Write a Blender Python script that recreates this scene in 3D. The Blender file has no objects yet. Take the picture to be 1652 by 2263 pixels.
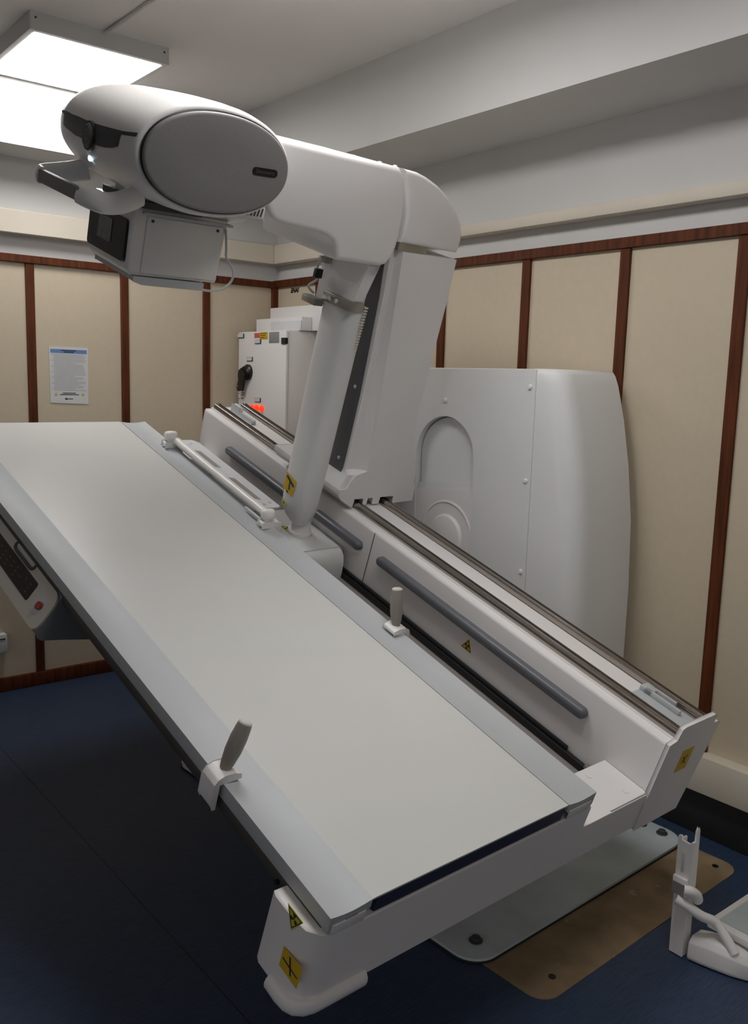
import bpy, bmesh, math, random
from mathutils import Vector, Matrix
random.seed(4)
SC = bpy.context.scene
COL = SC.collection
V3 = Vector

# ------------------------------------------------------------------ camera
CR = V3((0.7780800634, -0.6275215387, 0.0284276894))
CU = V3((0.0706823439, 0.1324290800, 0.9886690776))
CF = V3((0.6241757936, 0.7672543628, -0.1473951202))
cam_d = bpy.data.cameras.new('camera')
cam_d.sensor_fit = 'VERTICAL'; cam_d.sensor_height = 24.0
cam_d.lens = 1958.3 / 2263 * 24.0
cam_d.clip_start = 0.05
cam = bpy.data.objects.new('camera', cam_d); COL.objects.link(cam)
m3 = Matrix((CR, CU, -CF)).transposed()
cam.matrix_world = Matrix.Translation((0, 0, 1.5)) @ m3.to_4x4()
SC.camera = cam

# ------------------------------------------------------------------ light and exposure
world = bpy.data.worlds.new('room_ambient'); SC.world = world
world.use_nodes = True
wnt = world.node_tree; wbg = wnt.nodes['Background']
wtc = wnt.nodes.new('ShaderNodeTexCoord'); wsp = wnt.nodes.new('ShaderNodeSeparateXYZ'); wcr = wnt.nodes.new('ShaderNodeValToRGB')
wmr = wnt.nodes.new('ShaderNodeMapRange'); wmr.inputs[1].default_value = -1; wmr.inputs[2].default_value = 1
wcr.color_ramp.elements[0].position = .46; wcr.color_ramp.elements[0].color = (.10, .10, .11, 1)     # added ambient fill, kept dim below the horizon
wcr.color_ramp.elements[1].position = .56; wcr.color_ramp.elements[1].color = (1, .96, .93, 1)       # brighter added fill from above, entering through the open sides
wnt.links.new(wtc.outputs['Generated'], wsp.inputs[0]); wnt.links.new(wsp.outputs['Z'], wmr.inputs[0])
wnt.links.new(wmr.outputs[0], wcr.inputs[0]); wnt.links.new(wcr.outputs[0], wbg.inputs[0])
wbg.inputs[1].default_value = 0.35
LAMP_STRENGTH = 14.0
SC.view_settings.view_transform = 'Standard'
SC.view_settings.look = 'None'
SC.view_settings.gamma = 1.0
SC.view_settings.use_curve_mapping = False
SC.view_settings.exposure = 0.0

# ------------------------------------------------------------------ frames of reference
WV = V3((0.9992696011, 0.0382134042, 0))           # across the table
AH = V3((-0.0382134042, 0.9992696011, 0))          # along the table, level
LV = V3((-0.0362997908, 0.9492291557, 0.3124841359))   # along the tilted table
NV = V3((0.0119410826, -0.3122558979, 0.9499229784))   # normal to the tilted table
def TM(a, b, c): return WV * a + LV * b + NV * c
def TB(a, b, c): return WV * a + AH * b + V3((0, 0, c))
def TW(a, b, c): return V3((a, b, c))

# ------------------------------------------------------------------ materials
def mat(name, col, rough=0.5, metal=0.0, noise=None, bump=0.0, bscale=200, emit=None, strength=0, spec=0.5, coat=0):
    m = bpy.data.materials.new(name); m.use_nodes = True
    nt = m.node_tree; b = nt.nodes['Principled BSDF']
    b.inputs['Base Color'].default_value = (*col, 1)
    b.inputs['Roughness'].default_value = rough
    b.inputs['Metallic'].default_value = metal
    b.inputs['Specular IOR Level'].default_value = spec
    if coat: b.inputs['Coat Weight'].default_value = coat
    tc = nt.nodes.new('ShaderNodeTexCoord')
    if noise:
        sc, amt, stretch = noise
        mp = nt.nodes.new('ShaderNodeMapping'); mp.inputs['Scale'].default_value = stretch
        nz = nt.nodes.new('ShaderNodeTexNoise'); nz.inputs['Scale'].default_value = sc; nz.inputs['Detail'].default_value = 5
        cr = nt.nodes.new('ShaderNodeValToRGB')
        cr.color_ramp.elements[0].position = 0.3; cr.color_ramp.elements[1].position = 0.7
        cr.color_ramp.elements[0].color = (*[max(0, c * (1 - amt)) for c in col], 1)
        cr.color_ramp.elements[1].color = (*[min(1, c * (1 + amt)) for c in col], 1)
        nt.links.new(tc.outputs['Object'], mp.inputs[0]); nt.links.new(mp.outputs[0], nz.inputs['Vector'])
        nt.links.new(nz.outputs['Fac'], cr.inputs[0]); nt.links.new(cr.outputs[0], b.inputs['Base Color'])
    if bump:
        n2 = nt.nodes.new('ShaderNodeTexNoise'); n2.inputs['Scale'].default_value = bscale
        bp = nt.nodes.new('ShaderNodeBump'); bp.inputs['Strength'].default_value = bump; bp.inputs['Distance'].default_value = 0.002
        nt.links.new(tc.outputs['Object'], n2.inputs['Vector']); nt.links.new(n2.outputs['Fac'], bp.inputs['Height'])
        nt.links.new(bp.outputs[0], b.inputs['Normal'])
    if emit:
        b.inputs['Emission Color'].default_value = (*emit, 1); b.inputs['Emission Strength'].default_value = strength
    return m
ONE = (1, 1, 1)
M = dict(
    ceiling=mat('ceiling_paint', (0.82, 0.79, 0.765), 0.9, noise=(2, .03, ONE)),
    wallwhite=mat('white_wall_paint', (0.665, 0.655, 0.645), 0.8, noise=(3, .02, ONE)),
    cream=mat('cream_laminate', (0.60, 0.51, 0.38), 0.55, noise=(40, .02, ONE)),
    duct=mat('cream_duct_plastic', (0.66, 0.60, 0.50), 0.5, noise=(4, .03, ONE)),
    wood=mat('red_brown_wood', (0.095, 0.024, 0.006), 0.6, spec=.25, noise=(9, .45, (6, 6, .5))),
    floor=None,
    patch=None,
    plate=mat('grey_painted_steel', (0.50, 0.56, 0.58), 0.36, noise=(7, .12, ONE)),
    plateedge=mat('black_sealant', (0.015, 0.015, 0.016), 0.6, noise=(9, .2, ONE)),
    white=mat('white_painted_metal', (0.80, 0.775, 0.765), 0.42, noise=(3, .015, ONE), bump=.05, bscale=500),
    whitecool=mat('cool_white_plastic', (0.74, 0.74, 0.735), 0.45, noise=(3, .015, ONE), bump=.05, bscale=500),
    head=mat('white_glossy_plastic', (0.84, 0.82, 0.80), 0.35, noise=(3, .015, ONE)),
    top=mat('white_tabletop_laminate', (0.65, 0.65, 0.63), 0.35, noise=(5, .01, ONE)),
    alu=mat('satin_aluminium', (0.50, 0.52, 0.535), 0.55, 0.12, noise=(4, .03, ONE)),
    darkrail=mat('olive_dark_metal', (0.07, 0.065, 0.055), 0.5, 0.2, noise=(6, .1, ONE)),
    navy=mat('navy_edge_laminate', (0.022, 0.026, 0.06), 0.5, noise=(10, .1, ONE)),
    grey=mat('mid_grey_plastic', (0.235, 0.225, 0.225), 0.5, noise=(300, .06, ONE), bump=.1, bscale=700),
    dgrey=mat('dark_grey_plastic', (0.05, 0.052, 0.057), 0.4, noise=(30, .05, ONE)),
    inset=mat('dark_grey_satin_cover', (0.10, 0.10, 0.105), 0.35, noise=(5, .04, ONE)),
    bumper=mat('charcoal_grey_bumper', (0.12, 0.125, 0.14), 0.38, noise=(5, .05, ONE)),
    black=mat('black_plastic', (0.008, 0.008, 0.009), 0.35, noise=(30, .1, ONE)),
    deck=mat('brown_grey_deck', (0.30, 0.27, 0.255), 0.55, noise=(4, .05, ONE)),
    steel=mat('polished_rail_steel', (0.42, 0.38, 0.35), 0.18, 1.0, noise=(4, .06, ONE)),
    groove=mat('rail_groove', (0.05, 0.04, 0.035), 0.4, 0.6, noise=(4, .1, ONE)),
    zinc=mat('zinc_bracket', (0.36, 0.35, 0.31), 0.35, 0.7, noise=(20, .15, ONE)),
    grip=mat('beige_grey_rubber', (0.30, 0.27, 0.235), 0.6, noise=(60, .05, ONE)),
    griptop=mat('pale_grip_cap', (0.62, 0.59, 0.56), 0.5, noise=(30, .03, ONE)),
    console=mat('beige_console_plastic', (0.50, 0.47, 0.42), 0.5, noise=(5, .03, ONE)),
    consoledark=mat('slate_console_side', (0.17, 0.18, 0.19), 0.5, noise=(60, .05, ONE)),
    red=mat('red_plastic', (0.28, 0.03, 0.012), 0.3, noise=(9, .1, ONE)),
    redlamp=mat('red_pilot_light', (0.8, 0.05, 0.02), 0.3, emit=(1, 0.035, 0.004), strength=1.1),
    bluelamp=mat('blue_white_indicator', (0.7, 0.9, 1), 0.3, emit=(0.55, 0.85, 1), strength=5),
    yellow=mat('yellow_label', (0.62, 0.40, 0.01), 0.5, noise=(40, .04, ONE)),
    yellow2=mat('lemon_label', (0.60, 0.53, 0.03), 0.5, noise=(40, .04, ONE)),
    ink=mat('dark_print', (0.03, 0.03, 0.03), 0.6, noise=(40, .1, ONE)),
    greyink=mat('grey_print', (0.36, 0.36, 0.36), 0.6, noise=(40, .1, ONE)),
    paper=mat('white_paper', (0.66, 0.67, 0.68), 0.8, noise=(40, .02, ONE)),
    blue=mat('blue_header_print', (0.14, 0.24, 0.48), 0.7, noise=(40, .03, ONE)),
    pink=mat('red_label', (0.62, 0.10, 0.11), 0.5, noise=(40, .04, ONE)),
    silver=mat('silver_label', (0.30, 0.31, 0.31), 0.45, 0.2, noise=(90, .12, ONE)),
    screen=mat('grey_screen', (0.16, 0.16, 0.16), 0.25, noise=(70, .12, ONE)),
    badge=mat('grey_badge_print', (0.10, 0.095, 0.09), 0.4, noise=(40, .04, ONE)),
    emblem=mat('grey_emblem', (0.14, 0.13, 0.12), 0.4, 0.3, noise=(40, .05, ONE)),
    clear=mat('pale_tubing', (0.55, 0.56, 0.54), 0.3, noise=(9, .02, ONE)),
    lamp=mat('lamp_diffuser', (0.9, 0.9, 0.9), 0.5, emit=(1.0, 0.985, 0.97), strength=LAMP_STRENGTH),
)
def floor_mat():
    m = bpy.data.materials.new('blue_linoleum'); m.use_nodes = True; nt = m.node_tree
    b = nt.nodes['Principled BSDF']; b.inputs['Roughness'].default_value = 0.5
    tc = nt.nodes.new('ShaderNodeTexCoord')
    mp = nt.nodes.new('ShaderNodeMapping'); mp.inputs['Scale'].default_value = (7, 90, 1); mp.inputs['Rotation'].default_value = (0, 0, 0.55)
    nz = nt.nodes.new('ShaderNodeTexNoise'); nz.inputs['Scale'].default_value = 3; nz.inputs['Detail'].default_value = 7
    cr = nt.nodes.new('ShaderNodeValToRGB'); e = cr.color_ramp.elements
    e[0].position = .32; e[1].position = .7
    e[0].color = (0.016, 0.032, 0.070, 1); e[1].color = (0.036, 0.062, 0.120, 1)
    nt.links.new(tc.outputs['Object'], mp.inputs[0]); nt.links.new(mp.outputs[0], nz.inputs['Vector'])
    nt.links.new(nz.outputs['Fac'], cr.inputs[0]); nt.links.new(cr.outputs[0], b.inputs['Base Color'])
    return m
def patch_mat():
    m = bpy.data.materials.new('bare_brown_screed'); m.use_nodes = True; nt = m.node_tree
    b = nt.nodes['Principled BSDF']; b.inputs['Roughness'].default_value = 0.75
    tc = nt.nodes.new('ShaderNodeTexCoord')
    nz = nt.nodes.new('ShaderNodeTexNoise'); nz.inputs['Scale'].default_value = 9; nz.inputs['Detail'].default_value = 8
    cr = nt.nodes.new('ShaderNodeValToRGB'); e = cr.color_ramp.elements
    e[0].position = .3; e[1].position = .74
    e[0].color = (0.19, 0.128, 0.066, 1); e[1].color = (0.34, 0.24, 0.14, 1)
    n2 = nt.nodes.new('ShaderNodeTexNoise'); n2.inputs['Scale'].default_value = 14; n2.inputs['Detail'].default_value = 3
    c2 = nt.nodes.new('ShaderNodeValToRGB'); c2.color_ramp.elements[0].position = .66; c2.color_ramp.elements[1].position = .70
    mx = nt.nodes.new('ShaderNodeMixRGB'); mx.inputs[2].default_value = (0.40, 0.28, 0.17, 1)
    nt.links.new(tc.outputs['Object'], nz.inputs['Vector']); nt.links.new(tc.outputs['Object'], n2.inputs['Vector'])
    nt.links.new(nz.outputs['Fac'], cr.inputs[0]); nt.links.new(n2.outputs['Fac'], c2.inputs[0])
    nt.links.new(c2.outputs[0], mx.inputs[0]); nt.links.new(cr.outputs[0], mx.inputs[1]); nt.links.new(mx.outputs[0], b.inputs['Base Color'])
    return m
M['floor'] = floor_mat(); M['patch'] = patch_mat()

# ------------------------------------------------------------------ object helpers
WP = {}      # world position of each object (no object is rotated)
def thing(name, label, cat, loc, group=None):
    o = bpy.data.objects.new(name, None); COL.objects.link(o)
    o.location = loc; o.empty_display_size = 0.1; WP[o] = V3(loc)
    o['label'] = label; o['category'] = cat
    if group: o['group'] = group
    return o
def tag(o, label, cat, group=None):
    o['label'] = label; o['category'] = cat
    if group: o['group'] = group
    return o
def obj(name, bm, m, parent=None, smooth=38, label=None, kind=None, bevel=0, seg=2):
    """bm holds world coordinates; linked as ONE object whose origin is the middle of its box"""
    if bevel:
        bmesh.ops.remove_doubles(bm, verts=bm.verts, dist=1e-5)
        bm.normal_update()
        ed = [e for e in bm.edges if len(e.link_faces) == 2 and e.calc_face_angle(0) > math.radians(28)]
        bmesh.ops.bevel(bm, geom=ed, offset=bevel, segments=seg, profile=0.5, affect='EDGES', clamp_overlap=True)
    bmesh.ops.recalc_face_normals(bm, faces=bm.faces)
    for f in bm.faces: f.smooth = True
    lim = math.radians(smooth)
    for e in bm.edges:
        if len(e.link_faces) != 2 or e.calc_face_angle(0) > lim: e.smooth = False
    lo = V3([min(v.co[i] for v in bm.verts) for i in range(3)]); hi = V3([max(v.co[i] for v in bm.verts) for i in range(3)])
    c = (lo + hi) / 2
    for v in bm.verts: v.co -= c
    me = bpy.data.meshes.new(name); bm.to_mesh(me); bm.free()
    o = bpy.data.objects.new(name, me); COL.objects.link(o)
    for mm in (m if isinstance(m, (list, tuple)) else [m]): me.materials.append(M[mm])
    WP[o] = c.copy()
    if parent is not None:
        o.parent = parent; o.location = c - WP[parent]
    else: o.location = c
    if label: o['label'] = label
    if kind: o['kind'] = kind
    return o
def B(): return bmesh.new()
def box(bm, T, a, b, c, mi=0):
    vs = [bm.verts.new(T(x, y, z)) for x in a for y in b for z in c]
    for q in ((0,1,3,2),(4,6,7,5),(0,4,5,1),(2,3,7,6),(0,2,6,4),(1,5,7,3)):
        f = bm.faces.new([vs[i] for i in q]); f.material_index = mi
    return bm
def prism(bm, P, poly, h0, h1, mi=0):
    """poly: 2D points; P(u, v, h) -> world"""
    a = [bm.verts.new(P(u, v, h0)) for u, v in poly]; b = [bm.verts.new(P(u, v, h1)) for u, v in poly]
    n = len(poly)
    bm.faces.new(a).material_index = mi; bm.faces.new(b[::-1]).material_index = mi
    for i in range(n): bm.faces.new((a[i], a[(i+1) % n], b[(i+1) % n], b[i])).material_index = mi
    return bm
def loft(bm, rings, closed=True, caps=True, mi=0):
    R = [[bm.verts.new(p) for p in r] for r in rings]; n = len(rings[0])
    for r0, r1 in zip(R, R[1:]):
        for i in range(n if closed else n - 1):
            bm.faces.new((r0[i], r0[(i+1) % n], r1[(i+1) % n], r1[i])).material_index = mi
    if caps: bm.faces.new(R[0][::-1]).material_index = mi; bm.faces.new(R[-1]).material_index = mi
    return bm
def basis(d):
    d = d.normalized(); u = d.cross(V3((0, 0, 1)))
    if u.length < .1: u = d.cross(V3((1, 0, 0)))
    u.normalize(); return u, d.cross(u).normalized()
def inset(poly, d):
    n = len(poly); area = sum(poly[i][0] * poly[(i+1) % n][1] - poly[(i+1) % n][0] * poly[i][1] for i in range(n)); sg = 1 if area > 0 else -1
    out = []
    for i in range(n):
        p, q, r = V3((*poly[i-1], 0)), V3((*poly[i], 0)), V3((*poly[(i+1) % n], 0))
        a = (q - p).normalized(); b = (r - q).normalized()
        na, nb = V3((-a.y, a.x, 0)) * sg, V3((-b.y, b.x, 0)) * sg
        m = (na + nb); m = m.normalized() if m.length > 1e-6 else na
        k = d / max(.45, m.dot(na)); out.append((q.x + m.x * k, q.y + m.y * k))
    return out
def round_prism(bm, P, poly, h0, h1, r, k=5, mi=0):
    """prism whose rims are rounded with radius r"""
    rings = []
    sgn = 1 if h1 > h0 else -1
    for i in range(k + 1):
        t = math.pi / 2 * i / k; rings.append((r * (1 - math.sin(t)), h0 + sgn * r * (1 - math.cos(t))))
    rings += [(d, h1 - (h - h0)) for d, h in rings[::-1]]
    return loft(bm, [[P(u, v, h) for u, v in inset(poly, d)] for d, h in rings], mi=mi)
def lathe(bm, p0, p1, prof, seg=24, mi=0, sx=1, sy=1):
    """prof: (t along p0-p1 in metres, radius)"""
    d = (p1 - p0).normalized(); u, v = basis(d)
    rings = [[p0 + d * t + (u * math.cos(2*math.pi*k/seg) * sx + v * math.sin(2*math.pi*k/seg) * sy) * r for k in range(seg)] for t, r in prof]
    return loft(bm, rings, mi=mi)
def cyl(bm, p0, p1, r, seg=20, mi=0): return lathe(bm, p0, p1, [(0, r), ((p1-p0).length, r)], seg, mi)
def tube(bm, pts, r, seg=10, mi=0, sx=1, sy=1, ref=None):
    pts = [V3(p) for p in pts]
    # catmull-rom resample
    q = []
    for i in range(len(pts) - 1):
        a, b, c, d = pts[max(i-1, 0)], pts[i], pts[i+1], pts[min(i+2, len(pts)-1)]
        for k in range(6):
            t = k / 6
            q.append(0.5 * ((2*b) + (c-a)*t + (2*a-5*b+4*c-d)*t*t + (3*b-a-3*c+d)*t*t*t))
    q.append(pts[-1])
    rr = r if callable(r) else (lambda t: r)
    rings = []; u = None
    for i, p in enumerate(q):
        d = (q[min(i+1, len(q)-1)] - q[max(i-1, 0)]).normalized()
        if ref is not None: u = (ref - d * ref.dot(d)).normalized()
        elif u is None: u, _ = basis(d)
        else: u = (u - d * u.dot(d)).normalized()
        v = d.cross(u); R = rr(i / (len(q)-1))
        rings.append([p + (u * math.cos(2*math.pi*k/seg) * sx + v * math.sin(2*math.pi*k/seg) * sy) * R for k in range(seg)])
    return loft(bm, rings, mi=mi)
def rrect(u0, u1, v0, v1, r, k=6):
    pts = []
    for cx, cy, a in ((u1-r, v1-r, 0), (u0+r, v1-r, 90), (u0+r, v0+r, 180), (u1-r, v0+r, 270)):
        for i in range(k + 1):
            t = math.radians(a + 90 * i / k); pts.append((cx + r * math.cos(t), cy + r * math.sin(t)))
    return pts
def ell(cu, cv, a, b, n=48, p=2.0, rot=0):
    out = []
    for i in range(n):
        t = 2 * math.pi * i / n; c, s = math.cos(t), math.sin(t)
        x = a * math.copysign(abs(c) ** (2/p), c); y = b * math.copysign(abs(s) ** (2/p), s)
        out.append((cu + x * math.cos(rot) - y * math.sin(rot), cv + x * math.sin(rot) + y * math.cos(rot)))
    return out
def text(bm, s, P, size, italic=0, bold=0.0, mi=0, align='CENTER', depth=0.0004):
    """P(x, y, h) -> world. Letters as thin raised print"""
    cu = bpy.data.curves.new('t', 'FONT'); cu.body = s; cu.size = size; cu.align_x = align; cu.align_y = 'CENTER'
    cu.shear = italic; cu.offset = bold; cu.extrude = depth; cu.resolution_u = 3
    o = bpy.data.objects.new('t', cu); COL.objects.link(o)
    bpy.context.view_layer.update()
    me = o.evaluated_get(bpy.context.evaluated_depsgraph_get()).to_mesh()
    vs = [bm.verts.new(P(v.co.x, v.co.y, v.co.z + depth)) for v in me.vertices]
    for p in me.polygons:
        try: bm.faces.new([vs[i] for i in p.vertices]).material_index = mi
        except ValueError: pass
    o.to_mesh_clear(); bpy.data.objects.remove(o); bpy.data.curves.remove(cu)
PX = lambda T: (lambda y, z, x: T(x, y, z))   # polygon in (b, c), height along a
PY = lambda T: (lambda x, z, y: T(x, y, z))   # polygon in (a, c), height along b
PZ = lambda T: (lambda x, y, z: T(x, y, z))   # polygon in (a, b), height along c

# ================================================================== THE ROOM
XR, YB, ZC = 2.694, 4.205, 2.75
X0, Y0 = -1.7, -1.6
b = B(); box(b, TW, (X0 - .1, XR + .1), (Y0 - .1, YB + .1), (-.1, 0)); obj('floor', b, 'floor', kind='structure')
b = B(); box(b, TW, (X0 - .1, XR + .1), (Y0 - .1, YB + .1), (ZC, ZC + .1)); obj('ceiling', b, 'ceiling', kind='structure')
b = B(); box(b, TW, (XR, XR + .1), (Y0 - .1, YB + .1), (0, ZC)); obj('wall_right', b, 'wallwhite', kind='structure')
b = B(); box(b, TW, (X0 - .1, XR), (YB, YB + .1), (0, ZC)); obj('wall_back', b, 'wallwhite', kind='structure')
# deep plastered beams along the right and the back wall
XB, YBM, ZB = 2.31, 3.98, 2.43
b = B(); prism(b, PZ(TW), [(X0, YBM), (XB, YBM), (XB, Y0), (XR, Y0), (XR, YB), (X0, YB)], ZB, ZC); obj('trim_1', b, 'wallwhite', kind='structure')
# panelling: cream boards between brown battens
def panels(name, wall, edges, z0, z1, kind):
    b = B()
    for e0, e1 in zip(edges, edges[1:]):
        if wall == 'b': box(b, TW, (e0, e1), (YB - .012, YB), (z0, z1))
        else: box(b, TW, (XR - .012, XR), (e0, e1), (z0, z1))
    return obj(name, b, 'cream', kind='structure')
ZT = 2.005
backx = [1.36 - .452 * 6, 1.36 - .452 * 5, 1.36 - .452 * 4, 1.36 - .452 * 3, 1.36 - .452 * 2, .908, 1.364, 1.812, 2.255]
righty = [3.79, 3.325, 2.866, 2.393, 1.939, 1.5005, 1.046, .59, .14, -.31, -.76, -1.21]
panels('wall_panel_back', 'b', [X0] + backx + [XR - .012], .0, ZT, 1).name = 'trim_2'
panels('wall_panel_right', 'r', [Y0] + righty[::-1] + [YB - .012], .0, ZT, 1).name = 'trim_3'
n = 4
def trimbox(a, bb, c, m='wood', bev=.002):
    global n
    b = B(); box(b, TW, a, bb, c); obj('trim_%d' % n, b, m, kind='structure', bevel=bev, seg=1); n += 1
trimbox((X0, XR - .03), (YB - .03, YB), (ZT - .030, ZT + .004))
trimbox((XR - .03, XR), (Y0, YB), (ZT - .027, ZT + .010))
for x in backx: trimbox((x - .0195, x + .0195), (YB - .024, YB), (.0, ZT - .03))
for y in righty: trimbox((XR - .024, XR), (y - .0205, y + .0205), (.0, ZT - .027))
trimbox((XR - .045, XR), (YB - .032, YB), (0, ZT - .03))
b = B(); box(b, TW, (X0, XR), (YB - .032, YB), (0, .065)); obj('baseboard_back', b, 'wood', kind='structure', bevel=.003)
b = B(); box(b, TW, (XR - .028, XR), (Y0, YB - .03), (0, .164)); obj('baseboard_shade_right', b, 'plateedge', kind='structure', bevel=.003)  # strip coloured black to stand in for the shade under the low duct
# cream cable ducts under the beams
trimbox((X0, 2.634), (YB - .06, YB), (2.0945, 2.195), 'duct', .003)
trimbox((2.6345, XR), (2.9, YB), (2.0945, 2.195), 'duct', .003)
b = B(); box(b, TW, (2.634, XR), (Y0, 2.899), (2.0935, 2.136)); obj('trim_%d' % n, b, ['duct'], kind='structure', bevel=.003); n += 1
# low wall duct at the foot of the right wall
b = B(); box(b, TW, (2.627, XR), (Y0, 1.66), (.165, .292)); obj('trim_%d' % n, b, 'duct', kind='structure', bevel=.004); n += 1
# floor patch of bare screed and linoleum seams
b = B(); prism(b, PZ(TB), rrect(1.635, 2.625, 1.178, 1.5, .055), .0, .002); obj('trim_%d' % n, b, 'patch', kind='structure', label='brown bare screed patch in the blue floor'); n += 1
for (x, y) in ((1.735, 1.232), (2.585, 1.328), (2.572, 1.235)):
    b = B(); cyl(b, TB(x, y, .002), TB(x, y, .0035), .010, 16); obj('trim_%d' % n, b, 'black', kind='structure'); n += 1
b = B(); box(b, TW, (.985, .9875), (Y0, YB - .03), (0, .0008)); obj('trim_%d' % n, b, 'plateedge', kind='structure'); n += 1

# ------------------------------------------------------------------ ceiling lamps
def ceiling_lamp(x0, x1, y0, y1, label):
    z0 = ZC - .062
    t = thing('ceiling_light', label, 'ceiling light', ((x0+x1)/2, (y0+y1)/2, ZC), 'square ceiling lamps')
    b = B(); w = .022
    box(b, TW, (x0, x1), (y0, y1), (z0 + .02, ZC))
    box(b, TW, (x0, x0 + w), (y0, y1), (z0, z0 + .02)); box(b, TW, (x1 - w, x1), (y0, y1), (z0, z0 + .02))
    box(b, TW, (x0 + w, x1 - w), (y0, y0 + w), (z0, z0 + .02)); box(b, TW, (x0 + w, x1 - w), (y1 - w, y1), (z0, z0 + .02))
    obj('lamp_housing', b, 'wallwhite', t)
    b = B(); prism(b, PZ(TW), rrect(x0 + w, x1 - w, y0 + w, y1 - w, .012), z0 - .002, z0 + .021); obj('diffuser', b, 'lamp', t)
    for sx in (x0 + .02, x1 - .02):
        b = B(); cyl(b, V3((sx, y0 - .002, ZC - .02)), V3((sx, y0 + .003, ZC - .02)), .004, 10); obj('screw', b, 'dgrey', t)
ceiling_lamp(1.125, 1.655, 3.375, 3.965, 'glowing square white panel lamp on the ceiling beside the back beam')
ceiling_lamp(1.125, 1.655, 1.70, 2.29, 'square white panel lamp on the ceiling above the low end of the table')
ceiling_lamp(1.125, 1.655, .55, 1.14, 'square white panel lamp on the ceiling nearest the footrest')
b = B(); tube(b, [(1.40, 3.37, ZC - .008), (1.405, 3.1, ZC - .006), (1.40, 2.7, ZC - .006), (1.39, 2.29, ZC - .008)], .008, 8)
tag(obj('ceiling_cable', b, 'wallwhite'), 'thin white cable conduit running along the ceiling to the lamp', 'cable')

# ------------------------------------------------------------------ things on the walls
t = thing('notice_sheet', 'white printed notice with blue header taped to the cream panel', 'notice', (1.535, YB - .014, 1.48))
FN = lambda x, z, h: V3((1.535 + x, YB - .0135 - h, 1.482 + z))
b = B(); prism(b, FN, [(-.090, -.130), (.090, -.136), (.092, .130), (-.092, .130)], 0, .0015); obj('paper', b, 'paper', t)
b = B(); prism(b, FN, [(-.086, .100), (.086, .100), (.086, .118), (-.086, .118)], .0015, .002); obj('header', b, 'blue', t)
b = B()
for k in range(26):
    z = .092 - k * .0066
    w0 = -.072 + (.0 if k % 4 else -.012); w1 = .084 - random.random() * (.02 if k % 3 else .06)
    prism(b, FN, [(w0, z), (w1, z), (w1, z + .0022), (w0, z + .0022)], .0015, .0019)
obj('printed_lines', b, 'greyink', t)
b = B()
for (a0, a1, z) in ((-.032, .03, -.087), (-.045, .045, -.094), (-.012, .016, -.114)):
    prism(b, FN, [(a0, z), (a1, z), (a1, z + .004), (a0, z + .004)], .0015, .0019)
prism(b, FN, ell(-.016, -.112, .006, .005, 12), .0015, .002)
for (a0, a1, z) in ((-.036, .036, .111), (-.024, .024, .104)):
    prism(b, FN, [(a0, z), (a1, z), (a1, z + .004), (a0, z + .004)], .002, .0024)
obj('dark_print', b, 'ink', t, kind='stuff')
for x in (-.064, .064):
    b = B(); prism(b, FN, [(x - .008, -.097), (x + .008, -.097), (x, -.083)], .0015, .0022); obj('warning_triangle', b, 'yellow', t)
t = thing('label_strip', 'small black lettered label at the top of the corner panel', 'label', (XR - .015, 4.01, 1.955))
b = B(); text(b, 'ENAI', lambda x, y, h: V3((XR - .0125 - h, 4.015 - x, 1.955 + y)), .033, .3, .0016); obj('lettering', b, 'black', t)
t = thing('power_socket', 'white surface-mounted power socket low on the cream back wall', 'socket', (1.15, YB - .03, .25))
b = B(); box(b, TW, (1.09, 1.205), (YB - .055, YB - .012), (.195, .285)); obj('socket_box', b, 'paper', t, bevel=.006)
b = B(); box(b, TW, (1.10, 1.195), (YB - .058, YB - .052), (.262, .266)); obj('lid_seam', b, 'black', t)
b = B(); prism(b, lambda x, z, y: TW(x, y, z), ell(1.15, .235, .02, .02, 20), YB - .058, YB - .053); obj('socket_recess', b, 'dgrey', t)

# electrical cabinet in the corner
EX, EY0, EY1, EZ0, EZ1 = 2.42, 3.69, 4.144, .95, 1.729
t = thing('electrical_cabinet', 'white metal electrical cabinet with black rotary switch and red lights in the corner', 'electrical cabinet', (2.55, 3.9, .95))
b = B(); box(b, TW, (EX + .018, XR - .026), (EY0 + .004, EY1 - .004), (EZ0, EZ1)); obj('cabinet_body', b, 'white', t, bevel=.004)
b = B(); box(b, TW, (EX, EX + .016), (EY0, EY1), (EZ0 + .003, EZ1 - .003)); door = obj('cabinet_door', b, 'white', t, bevel=.004)
FE = lambda y, z, h: V3((EX - h, EY1 - y, EZ1 - z))          # y from the left edge, z down
def plaque(parent, y, z, w, h, m='silver', th=.004, nm='name_plate'):
    b = B(); box(b, FE, (y, y + w), (z, z + h), (0, th)); return obj(nm, b, m, parent, bevel=.001)
for (y, z) in ((.0, .010), (.168, .042), (.088, .130), (.170, .337)):
    b = B(); box(b, FE, (y, y + .058), (z, z + .022), (0, .003)); k = obj('name_plate', b, 'ink', door)
    b = B(); box(b, FE, (y + .001, y + .052), (z + .001, z + .019), (.003, .006)); obj('plate_face', b, 'paper', k) if False else obj('name_plate', b, 'paper', door)
plaque(door, .160, .010, .05, .024, 'pink', .0015, 'red_label')
plaque(door, .212, .006, .075, .036, 'yellow', .0018, 'yellow_label')
plaque(door, .300, .008, .092, .054, 'silver', .0015, 'silver_label')
b = B()
for k in range(3): box(b, FE, (.219, .278 - .01 * k), (.012 + .010 * k, .015 + .010 * k), (.0018, .0022))
obj('label_print', b, 'ink', door)
b = B(); box(b, TW, (EX - .006, EX + .01), (EY0 - .001, EY0 + .035), (EZ1 - .068, EZ1 - .038)); obj('hinge_cover', b, 'black', t)
b = B(); c0 = FE(.105, .208, 0)
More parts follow.
